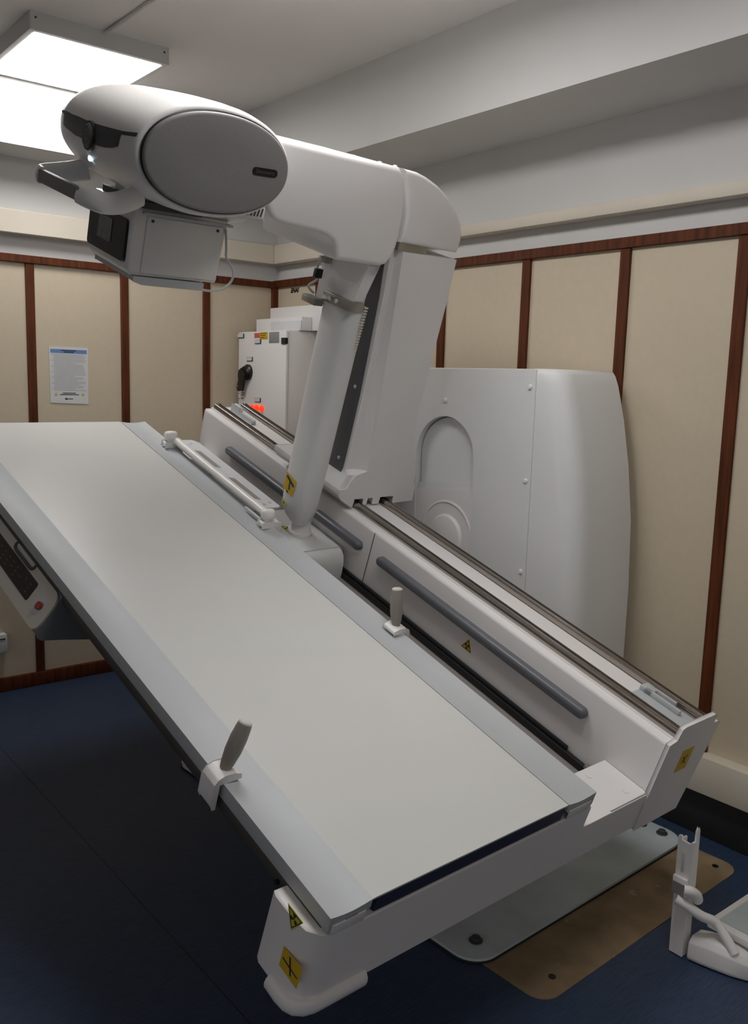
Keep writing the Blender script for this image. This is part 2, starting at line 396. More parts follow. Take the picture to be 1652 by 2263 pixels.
lathe(b, c0, c0 - V3((.03, 0, 0)), [(0, .040), (.012, .040), (.018, .034), (.03, .029)], 28); sw = obj('rotary_switch', b, 'black', t)
b = B(); prism(b, lambda y, z, h: FE(y, z, h), [(.085, .190), (.060, .205), (.056, .228), (.060, .250), (.048, .275), (.044, .290), (.052, .302), (.076, .304), (.084, .292), (.094, .25), (.122, .222)], .016, .034)
obj('switch_lever', b, 'black', sw, bevel=.004)
b = B(); box(b, FE, (.050, .058), (.276, .286), (.034, .036)); obj('lever_mark', b, 'pink', sw)
for k in range(3):
    y = .145 + k * .048; b = B(); c0 = FE(y, .390, 0)
    lathe(b, c0, c0 - V3((.02, 0, 0)), [(0, .017), (.004, .017), (.0045, .015), (.010, .0145), (.014, .010), (.0155, .004)], 24); obj('pilot_light', b, 'redlamp', t)
b = B()
for (y, z, w) in ((.008, .318, .008), (.03, .315, .035), (.03, .325, .035), (.008, .345, .008), (.03, .343, .022)): box(b, FE, (y, y + w), (z, z + .004), (0, .001))
obj('switch_legend', b, 'ink', door, kind='stuff')
t = thing('junction_box', 'small white box standing on top of the electrical cabinet', 'box', (2.49, 3.8, EZ1))
b = B(); box(b, TW, (2.50, 2.5585), (3.674, 4.10), (EZ1 + .001, 1.797)); obj('box_body', b, 'white', t, bevel=.003)
b = B(); box(b, TW, (2.496, 2.4995), (3.676, 3.95), (EZ1 + .001, 1.778)); obj('box_cover', b, 'paper', t, bevel=.001)
t = thing('wall_trunking', 'large white cover box on the wall above the electrical cabinet', 'trunking', (2.62, 3.7, 1.75))
b = B(); box(b, TW, (2.56, XR - .026), (3.2, 4.06), (EZ1 + .002, 1.857)); obj('cover', b, 'white', t, bevel=.004)

# ================================================================== THE X-RAY TABLE (one machine)
XT = thing('x_ray_table', 'white tilted x-ray table with tube column, tube head and rear cabinet', 'x-ray machine', TB(2.1, 2.15, 0))
def part(nm, b, m, **k): return obj(nm, b, m, XT, **k)
# --- base plate
b = B(); prism(b, PZ(TB), rrect(1.598, 2.64, 1.372, 2.95, .075, 8), .003, .016); bp_ = part('base_plate', b, ['plate'], bevel=.002, seg=1)
b = B(); prism(b, PZ(TB), rrect(1.594, 2.644, 1.368, 2.954, .078, 8), .0021, .006); obj('sealant_edge', b, 'plateedge', bp_)
for (x, y) in ((1.676, 1.442), (2.600, 1.442), (2.600, 1.52), (1.655, 2.88)):
    b = B(); p = TB(x, y, .016); lathe(b, p, p + V3((0, 0, .02)), [(0, .019), (.003, .019), (.0035, .012), (.012, .012), (.014, .008)], 18); obj('bolt', b, 'dgrey', bp_)
b = B(); box(b, TB, (2.10, 2.38), (1.95, 2.50), (.016, .62)); part('pedestal', b, 'whitecool', bevel=.02)
# --- rear cabinet (upright)
CZ = [.016, .30, .55, .80, 1.04, 1.23, 1.385, 1.50]
CA = [1.735, 1.715, 1.70, 1.70, 1.71, 1.735, 1.766, 1.797]
def cabring(z, a0):
    """plan ring; a0 = the near side along the table; mirrored about 2.33"""
    cx = 2.33; da = cx - a0
    fl = [(2.70, -da), (2.46, -da + .002), (2.438, -da + .006), (2.417, -da + .017), (2.400, -da + .034), (2.390, -da + .055), (2.385, -da + .085), (2.385, -.4225), (2.432, -.422)]
    pts = [(w, cx + a) for w, a in fl] + [(w, cx - a) for w, a in fl[::-1]]
    return [TB(w, a, z) for w, a in pts]
b = B(); rings = [cabring(z, a) for z, a in zip(CZ, CA)]
top = cabring(1.535, 1.812); rings.append(top)
c0 = TB(2.60, 2.33, 1.545)
for s, z in ((.965, 1.549), (.92, 1.553)):
    rings.append([V3((c0.x + (p.x - c0.x) * s, c0.y + (p.y - c0.y) * (s + .02), z)) for p in top])
loft(b, rings); cab = part('rear_cabinet', b, 'whitecool', smooth=50)
FC = lambda a, z, h: TB(2.385 - h, a, z)       # cabinet front
def arch(cx, zt, r, z0, k=28): return [(cx + r * math.cos(math.pi * i / k), zt + r * math.sin(math.pi * i / k)) for i in range(k + 1)] + [(cx - r, z0), (cx + r, z0)]
def sheet_with_hole(P, outer, hole, h0, h1):
    b = B(); L_ = []
    for h in (h0, h1):
        lo = [b.verts.new(P(x, z, h)) for x, z in outer]; li = [b.verts.new(P(x, z, h)) for x, z in hole]
        ed = [b.edges.new((c[i], c[(i + 1) % len(c)])) for c in (lo, li) for i in range(len(c))]
        bmesh.ops.triangle_fill(b, use_beauty=True, use_dissolve=False, edges=ed)
        L_.append((lo, li))
    for q in (0, 1):
        a_, b_ = L_[0][q], L_[1][q]
        for i in range(len(a_)):
            j = (i + 1) % len(a_); b.faces.new((a_[i], a_[j], b_[j], b_[i]))
    return b
hole = arch(2.325, 1.225, .149, .30)
outer = [(1.909, .02), (2.751, .02), (2.751, 1.535), (2.735, 1.547), (1.925, 1.550), (1.909, 1.548)]
b = sheet_with_hole(FC, outer, hole, -.046, 0.0)
frp = obj('front_panel', b, 'whitecool', cab)
for (a, z) in ((1.932, 1.491), (1.931, 1.172), (1.930, .855), (2.329, 1.432)):
    b = B(); lathe(b, FC(a, z, 0), FC(a, z, 1), [(0, .009), (.003, .009), (.006, .006)], 14); obj('screw', b, 'white', cab)
b = B(); prism(b, FC, arch(2.325, 1.225, .143, .31), -.046, -.024); obj('recess_floor', b, 'whitecool', cab)
b = B(); prism(b, FC, [(2.179, .31), (2.471, .31), (2.471, 1.086), (2.179, 1.118)], -.0215, -.005); obj('lower_hood', b, 'white', cab, bevel=.004)
b = B(); prism(b, FC, [(2.179, 1.119), (2.471, 1.087), (2.471, 1.110), (2.179, 1.143)], -.0215, -.012); obj('hood_lip', b, 'whitecool', cab, bevel=.001)
b = B(); c0 = FC(2.305, .925, -.006); lathe(b, c0, c0 - WV * .03, [(-.010, .136), (.003, .134), (.005, .128), (-.004, .118), (-.004, .088), (.010, .074), (.018, .04)], 56); obj('pivot_disc', b, 'white', cab, smooth=25)
b = B(); box(b, TB, (2.40, 2.66), (2.95, 3.28), (.016, 1.262)); part('side_cover', b, 'white', bevel=.03, seg=4)
# --- tilting beam housing with rails
BL0, BL1 = 1.248, 3.668
b = B(); prism(b, PY(TM), [(2.006, -.058), (2.006, .212), (2.010, .219), (2.036, .219), (2.036, .226), (2.225, .226), (2.225, -.058)], BL0, BL1)
beam = part('beam_housing', b, 'white', bevel=.002, seg=2)
b = B(); prism(b, PY(TM), [(2.003, -.060), (1.999, .222), (2.030, .228), (2.036, .262), (2.048, .266), (2.204, .266), (2.208, .236), (2.222, .236), (2.244, .232), (2.215, -.060)], 1.236, 1.2485)
obj('end_plate', b, 'white', beam, bevel=.0025)
for w0 in (2.058, 2.194):
    b = B(); prism(b, PY(TM), [(w0 - .019, .226), (w0 - .017, .246), (w0 - .006, .250), (w0 - .004, .241), (w0 + .003, .241), (w0 + .005, .250), (w0 + .015, .246), (w0 + .018, .226)], 1.2505, 3.655)
    r_ = obj('rail', b, 'steel', beam, bevel=.0012, seg=2, label='polished steel guide rail')
b = B(); prism(b, PY(TM), [(2.079, .2262), (2.079, .2285), (2.173, .2285), (2.173, .2262)], 1.251, 3.66); obj('rail_cover', b, 'white', beam)
# bumpers on the front face
def bumper(l0, l1, nc, h=.0168):
    b = B(); round_prism(b, PX(TM), rrect(l0, l1, nc - h, nc + h, h * .98, 8), 2.018, 1.981, .0125); return obj('bumper_strip', b, 'bumper', beam, smooth=70)
bumper(2.80, 3.432, .128); bumper(2.505, 2.79, .139); bumper(1.480, 2.408, .143)
b = B(); box(b, TM, (2.0045, 2.0061), (2.462, 2.4645), (-.03, .215)); obj('panel_seam', b, 'dgrey', beam)
for (l_, n_) in ((1.275, .045), (3.33, .03), (3.20, .01), (3.06, .02)):
    b = B(); lathe(b, TM(2.006, l_, n_), TM(1.99, l_, n_), [(0, .009), (.003, .009), (.005, .006)], 14); obj('screw', b, 'white', beam)
# end stop at the head end and cover at the foot end of the rails
b = B(); prism(b, PX(TM), [(3.45, .2286), (3.62, .2286), (3.62, .262), (3.565, .262), (3.55, .245), (3.45, .245)], 2.105, 2.125); obj('rail_stop', b, 'alu', beam, bevel=.003)
b = B(); box(b, TM, (2.085, 2.165), (1.262, 1.43), (.2286, .236)); box(b, TM, (2.128, 2.140), (1.30, 1.415), (.236, .250)); box(b, TM, (2.128, 2.165), (1.39, 1.43), (.236, .250)); box(b, TM, (2.155, 2.166), (1.33, 1.415), (.236, .250)); obj('rail_end_cover', b, 'alu', beam, bevel=.002)
# --- frame: deck, end frames, chain rail
b = B(); box(b, TM, (1.60, 2.0055), (1.38, 3.495), (-.053, -.012)); part('deck', b, 'deck', bevel=.003)
b = B(); box(b, TM, (1.988, 2.004), (1.405, 3.49), (-.0118, .011)); cr_ = part('chain_rail', b, 'black', bevel=.003)
b = B(); box(b, TM, (1.996, 2.0055), (1.50, 3.49), (.0115, .022)); obj('cover_strip', b, 'black', cr_, bevel=.001)
b = B(); box(b, TM, (1.984, 2.0), (1.395, 1.425), (.0115, .019)); obj('chain_anchor', b, 'zinc', cr_)
# lower end frame: rounded near corner, slanting lower left
def endframe(l0, l1, nm):
    b = B()
    def plan(w1): return [(w1, l1), (.893, l1), (.888, l1 - .012), (.889, l0 + .06), (.895, l0 + .03), (.915, l0 + .008), (.945, l0), (w1, l0)]
    loft(b, [[TM(w, l, -.053) for w, l in plan(2.0045)], [TM(w, l, .0575) for w, l in plan(2.0045)]])
    o = part(nm, b, 'white')
    b = B(); loft(b, [[TM(w, l, .0576) for w, l in plan(1.722)], [TM(w, l, .121) for w, l in plan(1.722)], [TM(w + (.003 if w < 1 else 0), l + (.003 if l < l0 + .1 else -.003), .124) for w, l in plan(1.722)]]); obj('upper_web', b, 'white', o)
    return o
ef = endframe(1.242, 1.376, 'end_frame')
endframe(3.50, 3.62, 'end_frame')
# the raised white cap beside the tabletop
# bumper under the corner
def bump_ring(n_, o):
    return [TM(w, l, n_) for w, l in [(1.06, 1.30), (1.06, 1.236 - o), (.955, 1.236 - o), (.935, 1.2365 - o), (.915 - o * .4, 1.241 - o * .9), (.898 - o * .7, 1.252 - o * .7), (.889 - o * .9, 1.268 - o * .4), (.886 - o, 1.29), (.886 - o, 1.325), (.90, 1.325), (.93, 1.30)]]
b = B(); loft(b, [bump_ring(n_, o) for n_, o in ((-.083, -.008), (-.079, -.001), (-.072, .006), (-.060, .008), (-.050, .006), (-.044, .001), (-.041, -.004))])
obj('corner_bumper', b, 'white', ef, smooth=60)
# --- tabletop assembly
TL0, TL1 = 1.243, 3.655
b = B(); pts = [(1.018, .1684), (1.03, .1688), (1.608, .1688), (1.612, .1684), (1.612, .1645), (1.018, .1645)]
prism(b, PY(TM), pts, TL0 + .001, TL1 - .002); tt = part('tabletop', b, 'top')
b = B(); box(b, TM, (1.03, 1.60), (TL0 + .004, TL1 - .006), (.128, .164)); obj('core_edge', b, 'navy', tt)
b = B(); box(b, TM, (1.03, 1.60), (TL0 + .0005, TL0 + .0035), (.130, .164)); obj('end_edge', b, 'navy', tt)
def rail_profile(w0, w1, inner):
    # shallow dish between an outer lip and the tabletop
    s = 1 if w1 > w0 else -1
    k = 10; up = [(w0 + (w1 - w0) * i / k, .1695 - .006 * math.sin(math.pi * min(1, i / k * 1.0)) ** 1.0) for i in range(k + 1)]
    return up + [(w1, .150), (w1 - .02 * s, .131), (w0 + .004 * s, .128), (w0, .135)]
for (w0, w1) in ((.917, 1.017), (1.719, 1.613)):
    b = B(); prism(b, PY(TM), rail_profile(w0, w1, 0), TL0, TL1 - .004); sr = obj('side_rail', b, 'alu', tt, smooth=30, label='satin aluminium side rail')
    lo, hi = min(w0, w1) + .008, max(w0, w1) - .012
    b = B(); box(b, TM, (lo, hi), (TL0 - .003, TL0 - .0002), (.124, .150)); obj('rail_end_cap', b, 'whitecool', tt, bevel=.003)
b = B(); box(b, TM, (.921, 1.0), (TL0 + .02, TL1 - .05), (.098, .127)); part('support_rail', b, 'darkrail', bevel=.003)
b = B(); box(b, TM, (1.635, 1.712), (TL0 + .02, TL1 - .05), (.098, .127)); part('support_rail', b, 'darkrail', bevel=.003)
b = B(); box(b, TM, (1.00, 1.64), (TL0 + .03, TL1 - .05), (.085, .124)); part('underside_panel', b, 'white', bevel=.004)
for (x, l_) in ((.916, 1.40), (.916, 1.315)):
    b = B(); cyl(b, TM(.9205, l_, .108), TM(.915, l_, .108), .006, 10); obj('rail_screw', b, 'black', tt)
b = B(); box(b, TM, (.955, .985), (1.2405, 1.2435), (.127, .150)); obj('latch', b, 'grey', tt)
b = B(); prism(b, PZ(TM), [(1.628, 3.615), (1.655, 3.615), (1.655, 3.635), (1.628, 3.635)], .1605, .1625); obj('small_label', b, 'paper', tt)
# white cap plate between table and beam
b = B(); prism(b, PZ(TM), [(1.722, 1.243), (1.835, 1.243), (1.835, 1.252), (1.995, 1.2525), (2.004, 1.262), (2.004, 1.382), (1.76, 1.382), (1.722, 1.30)], .119, .1225)
# sits on the end frame only where the frame shows beside the table
b.free()
b = B(); prism(b, PZ(TM), [(1.725, 1.2415), (1.838, 1.2415), (1.838, 1.247), (2.0035, 1.247), (2.0035, 1.384), (1.725, 1.384)], .058, .062); cp = part('frame_cover', b, 'white', bevel=.001, label='bright white cover plate')
for (w, l_) in ((1.90, 1.36), (1.95, 1.275)):
    b = B(); cyl(b, TM(w, l_, .062), TM(w, l_, .0635), .009, 14); obj('screw', b, 'white', cp)
# labels on the machine -------------------------------------------------
def tri_label(P, cx, cy, s, parent, m='yellow2', rot=0, nm='warning_label'):
    """triangular warning sign with trefoil; P(x, y, h)"""
    ca, sa = math.cos(rot), math.sin(rot)
    Q = lambda x, y, h: P(cx + x * ca - y * sa, cy + x * sa + y * ca, h)
    b = B(); h_ = s * .866
    prism(b, Q, [(-s/2, -h_/3), (s/2, -h_/3), (0, h_ * 2/3)], 0, .0008, 0)
    t_ = s * .42
    for i in range(3):      # black border
        pass
    o0 = [(-s/2 * .90, -h_/3 * .80), (s/2 * .90, -h_/3 * .80), (0, h_ * 2/3 * .86)]; o1 = [(x * .84, y * .84) for x, y in o0]
    for i in range(3):
        j = (i + 1) % 3; prism(b, Q, [o0[i], o0[j], o1[j], o1[i]], .0008, .0011, 1)
    prism(b, Q, ell(0, 0, s * .05, s * .05, 12), .0008, .0012, 1)
    for i in range(3):
        a0 = math.radians(-90 + 120 * i - 30); a1 = math.radians(-90 + 120 * i + 30)
        pp = [(math.cos(a0) * s * .075, math.sin(a0) * s * .075), (math.cos(a0) * s * .21, math.sin(a0) * s * .21), (math.cos((a0+a1)/2) * s * .225, math.sin((a0+a1)/2) * s * .225), (math.cos(a1) * s * .21, math.sin(a1) * s * .21), (math.cos(a1) * s * .075, math.sin(a1) * s * .075)]
        prism(b, Q, pp, .0008, .0012, 1)
    return obj(nm, b, [m, 'ink'], parent)
def sq_label(P, poly, marks, parent, m='yellow', nm='warning_label'):
    b = B(); prism(b, P, poly, 0, .0008, 0)
    for q in marks: prism(b, P, q, .0008, .0012, 1)
    return obj(nm, b, [m, 'ink'], parent)
tri_label(lambda x, y, h: TM(2.006 - h, x, y), 1.943, .078, .046, beam, 'yellow', rot=math.pi * 0)
tri_label(lambda x, y, h: TM(.888 - h, x, y), 1.302, .126, .050, ef, 'yellow2', rot=math.pi)
sq_label(lambda x, y, h: TM(.888 - h, x, y), [(1.308, .050), (1.250, .053), (1.250, .001), (1.308, .001)],
         [[(1.303, .028), (1.255, .024), (1.255, .021), (1.303, .024)], [(1.288, .045), (1.275, .008), (1.271, .010), (1.283, .046)]], ef)
sq_label(lambda x, y, h: TM(x, 1.236 - h, y), [(2.092, .105), (2.150, .105), (2.150, .178), (2.092, .178)],
         [[(2.112, .13), (2.13, .155), (2.127, .158), (2.109, .133)], [(2.112, .155), (2.130, .128), (2.127, .126), (2.109, .152)]], beam)
# --- carriage box of the compression arm
b = B(); A0 = []
arcp = [(1.985, -.0115), (1.985, .024), (2.0035, .030), (2.0035, .088), (1.95, .090), (1.78, .090), (1.735, .080), (1.735, -.0115)]
prism(b, PY(TM), arcp, 2.60, 2.93)
carr = part('carriage_box', b, 'top', bevel=.004)
b = B(); prism(b, PX(TM), [(2.555, -.0115), (2.556, .02), (2.560, .05), (2.570, .076), (2.585, .087), (2.601, .090), (2.601, -.0115)], 1.735, 1.985); obj('rounded_nose', b, 'top', carr, smooth=60)
tri_label(lambda x, y, h: TM(x, y, .090 + h), 1.875, 2.775, .055, carr, 'yellow2', rot=math.pi * .15)
# --- compression arm (upright sleeve before the column)
def sleeve_ring(n_, s=1.0, dl=0.0):
    q = min(1, max(0, (n_ - .2) / .7)); c = 2.751 - .006 * q; h = .075 + .008 * q
    return [TM(w, l, n_) for w, l in ell(1.884, c + dl, .050 * s, h * s, 40, 2.7)]
b = B(); rings = [sleeve_ring(.135, .45, -.01), sleeve_ring(.155, .72, -.005), sleeve_ring(.185, .92), sleeve_ring(.22, .98), sleeve_ring(.30, 1), sleeve_ring(.93, 1)]
loft(b, rings); slv = part('compression_arm', b, 'whitecool', smooth=50)
b = B(); lathe(b, TM(1.90, 2.735, .0905), TM(1.90, 2.735, .19), [(0, .045), (.012, .045), (.014, .038), (.03, .036), (.04, .032), (.06, .034)], 24); obj('pivot_collar', b, 'white', slv)
b = B(); prism(b, PX(TM), [(2.664, .955), (2.660, .99), (2.628, 1.088), (2.850, 1.088), (2.845, .91), (2.70, .94)], 1.842, 1.885); up = obj('upper_housing', b, 'white', slv, bevel=.008, seg=3)
b = B(); box(b, TM, (1.826, 1.890), (2.656, 2.80), (.928, .962)); br = obj('clamp_bracket', b, 'zinc', slv, bevel=.003)
b = B(); box(b, TM, (1.80, 1.838), (2.80, 2.875), (.905, .928)); obj('clamp_bolt', b, 'zinc', slv, bevel=.003)
for l_ in (2.72, 2.755):
    b = B(); cyl(b, TM(1.826, l_, .945), TM(1.821, l_, .945), .007, 12); obj('clamp_screw', b, 'top', slv)
b = B(); tube(b, [TM(1.832, 2.80, 1.05), TM(1.815, 2.83, 1.045), TM(1.812, 2.838, 1.02), TM(1.818, 2.835, .985), TM(1.812, 2.865, .955), TM(1.83, 2.85, .935)], .004, 8); obj('hook_wire', b, 'paper', slv)
b = B(); box(b, TM, (1.805, 1.83), (2.825, 2.845), (.99, 1.02)); obj('black_clip', b, 'black', slv, bevel=.002)
b = B(); box(b, TM, (1.81, 1.836), (2.80, 2.84), (1.045, 1.062)); obj('zinc_clip', b, 'zinc', slv, bevel=.002)
b = B()
for k in range(16):
    z = .80 + k * .0095; box(b, TM, (1.893, 1.908), (2.664 - k * .0006, 2.676), (z, z + .005))
obj('toothed_rack', b, 'duct', slv)
P = lambda x, y, h: TM(1.8332 - h, x, y)
sq_label(P, [(2.800, .248), (2.737, .238), (2.731, .300), (2.794, .312)],
         [[(2.79, .302), (2.782, .302), (2.742, .283), (2.738, .277), (2.744, .272), (2.79, .295)], [(2.775, .25), (2.765, .248), (2.765, .24), (2.778, .242)], [(2.77, .29), (2.764, .288), (2.758, .255), (2.768, .256)]], slv)
sq_label(lambda x, y, h: TM(1.8348 - h, x, y), [(2.795, .196), (2.768, .186), (2.764, .198), (2.79, .210)], [[(2.783, .198), (2.774, .194), (2.773, .199), (2.781, .203)]], slv, 'yellow2')
# --- column on the beam
def col_ring(n_, w1, w0, wf, l0=2.64, l1=2.90):
    g = .030 if n_ > .366 else .006
    return [TM(w, l, n_) for w, l in [(w1, l1), (w1, l0 + .006), (w1 - .006, l0), (wf, l0), (wf - .003, l0 + g * .35), (w0 + .012 + (wf - w0) * .35, l0 + g), (w0 + .012, l0 + g * .95), (w0 + .006, l0 + g * .75 + .004), (w0 + .001, l0 + g * .8 + .006), (w0, l0 + .038), (w0, l1)]]
b = B(); rings = []
for q in ((.30, 2.322, 1.958, 1.99), (.33, 2.319, 1.975, 2.0), (.355, 2.315, 1.984, 2.02), (.368, 2.310, 1.985, 2.066), (.376, 2.306, 1.985, 2.066), (.41, 2.289, 1.985, 2.064), (.45, 2.272, 1.985, 2.061), (.50, 2.258, 1.985, 2.057), (.56, 2.249, 1.985, 2.051), (.64, 2.246, 1.985, 2.042), (.757, 2.245, 1.981, 2.029), (.98, 2.243, 1.972, 2.003), (1.140, 2.236, 1.958, 1.984)):
    rings.append(col_ring(*q))
loft(b, rings); colm = part('tube_column', b, 'white', smooth=35)
b = B()      # foot that straddles the rails
prism(b, PY(TM), [(2.026, .232), (1.975, .262), (1.958, .2815), (1.958, .3015), (2.322, .3015), (2.328, .27), (2.330, .236), (2.228, .233), (2.2275, .262), (2.160, .262), (2.158, .236), (2.128, .236), (2.126, .262), (2.100, .262), (2.098, .2365), (2.082, .2365), (2.080, .262), (2.036, .262), (2.034, .232)], 2.639, 3.06)
foot = obj('column_foot', b, 'white', colm, bevel=.0015)
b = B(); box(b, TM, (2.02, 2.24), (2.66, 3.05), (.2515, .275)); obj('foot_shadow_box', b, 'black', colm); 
# inset dark panel, rounded at its foot
b = B(); pts = [(2.722, .36), (2.728, .335), (2.745, .318), (2.77, .312), (3.0, .312), (3.0, 1.09), (2.705, 1.09)]
prism(b, lambda l, n_, h: TM(1.985 - (n_ - .5) * .0 - h, l, n_), pts, -.004, .0 + .001)
b.free()
b = B(); A1 = []
def wcol(n_): return 1.985 if n_ < .64 else (1.985 - (n_ - .64) * .0382 if n_ < .98 else 1.972 - (n_ - .98) * .085)
prof = [(.312, 2.75), (.314, 2.715), (.322, 2.698), (.338, 2.687), (.370, 2.680), (.42, 2.679), (.64, 2.682), (.98, 2.688), (1.13, 2.692)]
ra = [b.verts.new(TM(wcol(n_) - .0025, l, n_)) for n_, l in prof]; rb = [b.verts.new(TM(wcol(n_) - .0025, 2.885, n_)) for n_, l in prof]
rc2 = [b.verts.new(TM(wcol(n_) + .01, l, n_)) for n_, l in prof]
for i in range(len(prof) - 1):
    b.faces.new((ra[i], ra[i+1], rb[i+1], rb[i])); b.faces.new((ra[i], ra[i+1], rc2[i+1], rc2[i]))
b.faces.new((ra[0], rb[0], rc2[0]))
ins = obj('inset_panel', b, 'inset', colm, label='dark grey inset panel')
for (l_, n_) in ((2.713, .66), (2.712, .395), (2.713, 1.085)):
    b = B(); p = TM(wcol(n_) - .0025, l_, n_); lathe(b, p, p - WV, [(0, .007), (.002, .007), (.004, .004)], 12); obj('screw', b, 'alu', colm)
# --- shoulder and arm
b = B(); sh = [(1.966, 1.166), (1.966, 1.20), (1.963, 1.25), (1.951, 1.29), (1.937, 1.33), (1.922, 1.36), (1.910, 1.381), (1.965, 1.380), (2.005, 1.373), (2.06, 1.357), (2.106, 1.336), (2.145, 1.313), (2.176, 1.288), (2.205, 1.258), (2.220, 1.23), (2.226, 1.205), (2.221, 1.163)]
round_prism(b, PY(TM), sh[::-1], 2.636, 2.96, .012); shd = part('shoulder_cover', b, 'white', smooth=50)
b = B(); box(b, TM, (1.965, 2.09), (2.646, 2.88), (1.1405, 1.166)); obj('collar', b, 'zinc', shd)
b = B(); box(b, TM, (1.86, 1.99), (2.668, 2.93), (1.17, 1.365)); obj('joint_core', b, 'dgrey', shd)
b = B(); pts = [(1.42, 1.382), (1.860, 1.382), (1.882, 1.362), (1.898, 1.325), (1.910, 1.290), (1.918, 1.247), (1.921, 1.19), (1.918, 1.150), (1.908, 1.120), (1.892, 1.098), (1.869, 1.0895), (1.80, 1.090), (1.705, 1.090), (1.694, 1.096), (1.689, 1.110), (1.684, 1.126), (1.668, 1.143), (1.640, 1.155), (1.60, 1.160), (1.50, 1.165), (1.46, 1.170), (1.44, 1.182), (1.42, 1.21)]
pts = [(a * 1.0, c) for a, c in pts]
round_prism(b, PY(TM), pts, 2.60, 3.02, .016); arm = part('tube_arm', b, 'white', smooth=50)
for (w, l_) in ((1.52, 2.63), (1.70, 2.63), (1.80, 2.63), (1.87, 2.64)):
    b = B(); p = TM(w, l_, 1.3815); lathe(b, p, p + NV, [(0, .007), (.003, .0065), (.0045, .003)], 12); obj('cover_button', b, 'white', arm)
b = B(); lathe(b, TM(1.34, 2.80, 1.275), TM(1.48, 2.80, 1.275), [(0, .085), (.05, .085), (.052, .095), (.10, .098), (.12, .090), (.139, .08)], 40); obj('swivel_joint', b, 'whitecool', arm)
b = B(); rings = []
for (w, s) in ((1.10, .4), (1.13, .8), (1.2, 1), (1.36, 1), (1.43, .85), (1.47, .45)):
    rings.append([TM(w, 2.80 + u * s, 1.165 + v * s) for u, v in ell(0, 0, .13, .042, 28)])
loft(b, rings); obj('lower_fairing', b, 'whitecool', arm, smooth=60)
b = B(); box(b, TM, (1.345, 1.425), (2.607, 2.70), (1.168, 1.205)); vg = obj('vent_grille', b, 'head', arm, bevel=.008, seg=3)
for k in range(6):
    x = 1.355 + k * .0105; b = B(); prism(b, lambda u, v, h: TM(u, 2.6068 - h, v), [(x, 1.176), (x + .004, 1.176), (x + .008, 1.198), (x + .004, 1.198)], 0, .0012); obj('vent_slot', b, 'dgrey', arm)
# --- tube head
HC, HN, ROT = 1.196, 1.295, math.radians(2.5)
def hring(l, a, bb, cu=HC, cv=HN, p=2.12, n_=72): return [TM(u, l, v) for u, v in ell(cu, cv, a, bb, n_, p, ROT)]
def shell(spec, nm, m, parent=None):
    b = B(); loft(b, [hring(*s) for s in spec]); return obj(nm, b, m, parent, smooth=60)
spec = [(2.512, .204, .118), (2.512, .209, .123), (2.520, .2145, .129), (2.545, .218, .1335), (2.60, .221, .136), (2.70, .222, .1365), (2.78, .221, .135), (2.90, .213, .131), (2.98, .203, .125), (3.02, .193, .117), (3.045, .172, .103), (3.055, .14, .085)]
hd = shell(spec, 'tube_head', 'head', XT)
b = B(); loft(b, [hring(*s) for s in ((2.5135, .203, .117), (2.506, .205, .119), (2.504, .2025, .1165))]); obj('faceplate_gasket', b, 'black', hd, smooth=60)
b = B(); loft(b, [hring(*s) for s in ((2.506, .2015, .1155), (2.4985, .2010, .115), (2.4955, .198, .112), (2.4945, .194, .108), (2.4940, .10, .05))]); fp = obj('faceplate', b, 'grey', hd, smooth=60)
# badge with the lettering
def FH(x, y, h):
    ca, sa = math.cos(ROT), math.sin(ROT)
    return TM(HC + x * ca - y * sa, 2.4942 - h, HN + x * sa + y * ca)
b = B(); prism(b, FH, rrect(.092, .166, -.0115, .0075, .0092, 8), -.001, .0022); obj('badge_surround', b, 'black', fp) if False else obj('name_badge', b, 'black', hd, label='black name badge')
b = B(); text(b, 'Discovery', lambda x, y, h: FH(.129 + x, -.002 + y, .0022 + h), .0135); obj('badge_lettering', b, 'badge', hd)
# seam with dark visor band round the nose
def hpt(l, th, off):
    """point on the shell at length l and angle th (radians from +w)"""
    ls = [s[0] for s in spec]
    for s0, s1 in zip(spec[2:], spec[3:]):
        if s0[0] <= l <= s1[0]:
            t_ = (l - s0[0]) / (s1[0] - s0[0]); a = s0[1] + (s1[1]-s0[1])*t_; bb = s0[2] + (s1[2]-s0[2])*t_
            break
    else:
        a, bb = spec[2][1:3] if l < spec[2][0] else spec[-3][1:3]
    c, s = math.cos(th), math.sin(th); p = 2.12
    x = (a + off) * math.copysign(abs(c) ** (2/p), c); y = (bb + off) * math.copysign(abs(s) ** (2/p), s)
    return TM(HC + x * math.cos(ROT) - y * math.sin(ROT), l, HN + x * math.sin(ROT) + y * math.cos(ROT))
def band(ls, tops, bots, nm, m, off=.0015, k=6):
    b = B(); rows = []
    for l, t0, t1 in zip(ls, tops, bots): rows.append([b.verts.new(hpt(l, math.radians(t0 + (t1 - t0) * i / k), off)) for i in range(k + 1)])
    for r0, r1 in zip(rows, rows[1:]):
        for i in range(k): b.faces.new((r0[i], r0[i+1], r1[i+1], r1[i]))
    return obj(nm, b, m, hd, smooth=60)
ls = [2.52, 2.535, 2.56, 2.585, 2.59, 2.62, 2.66, 2.70, 2.74, 2.78, 2.82, 2.86, 2.90, 2.94, 2.965, 2.97, 3.0, 3.02]
tp = [164, 165, 166.5, 167.5, 167.5, 168, 168.5, 169, 169, 169, 168.5, 168, 168, 167, 167, 167, 167, 167]
bt = [168, 169, 170, 171, 181, 184, 186, 187, 187, 187, 186, 186, 184, 183, 181, 171, 170, 169]
band(ls, tp, bt, 'visor_band', 'dgrey')
p0 = hpt(2.755, math.radians(181), .001)
b = B(); lathe(b, p0 + WV * .004, p0 - WV * .004, [(0, .036), (.004, .036), (.008, .034)], 36, sx=1, sy=1); obj('emblem_collar', b, 'black', hd)
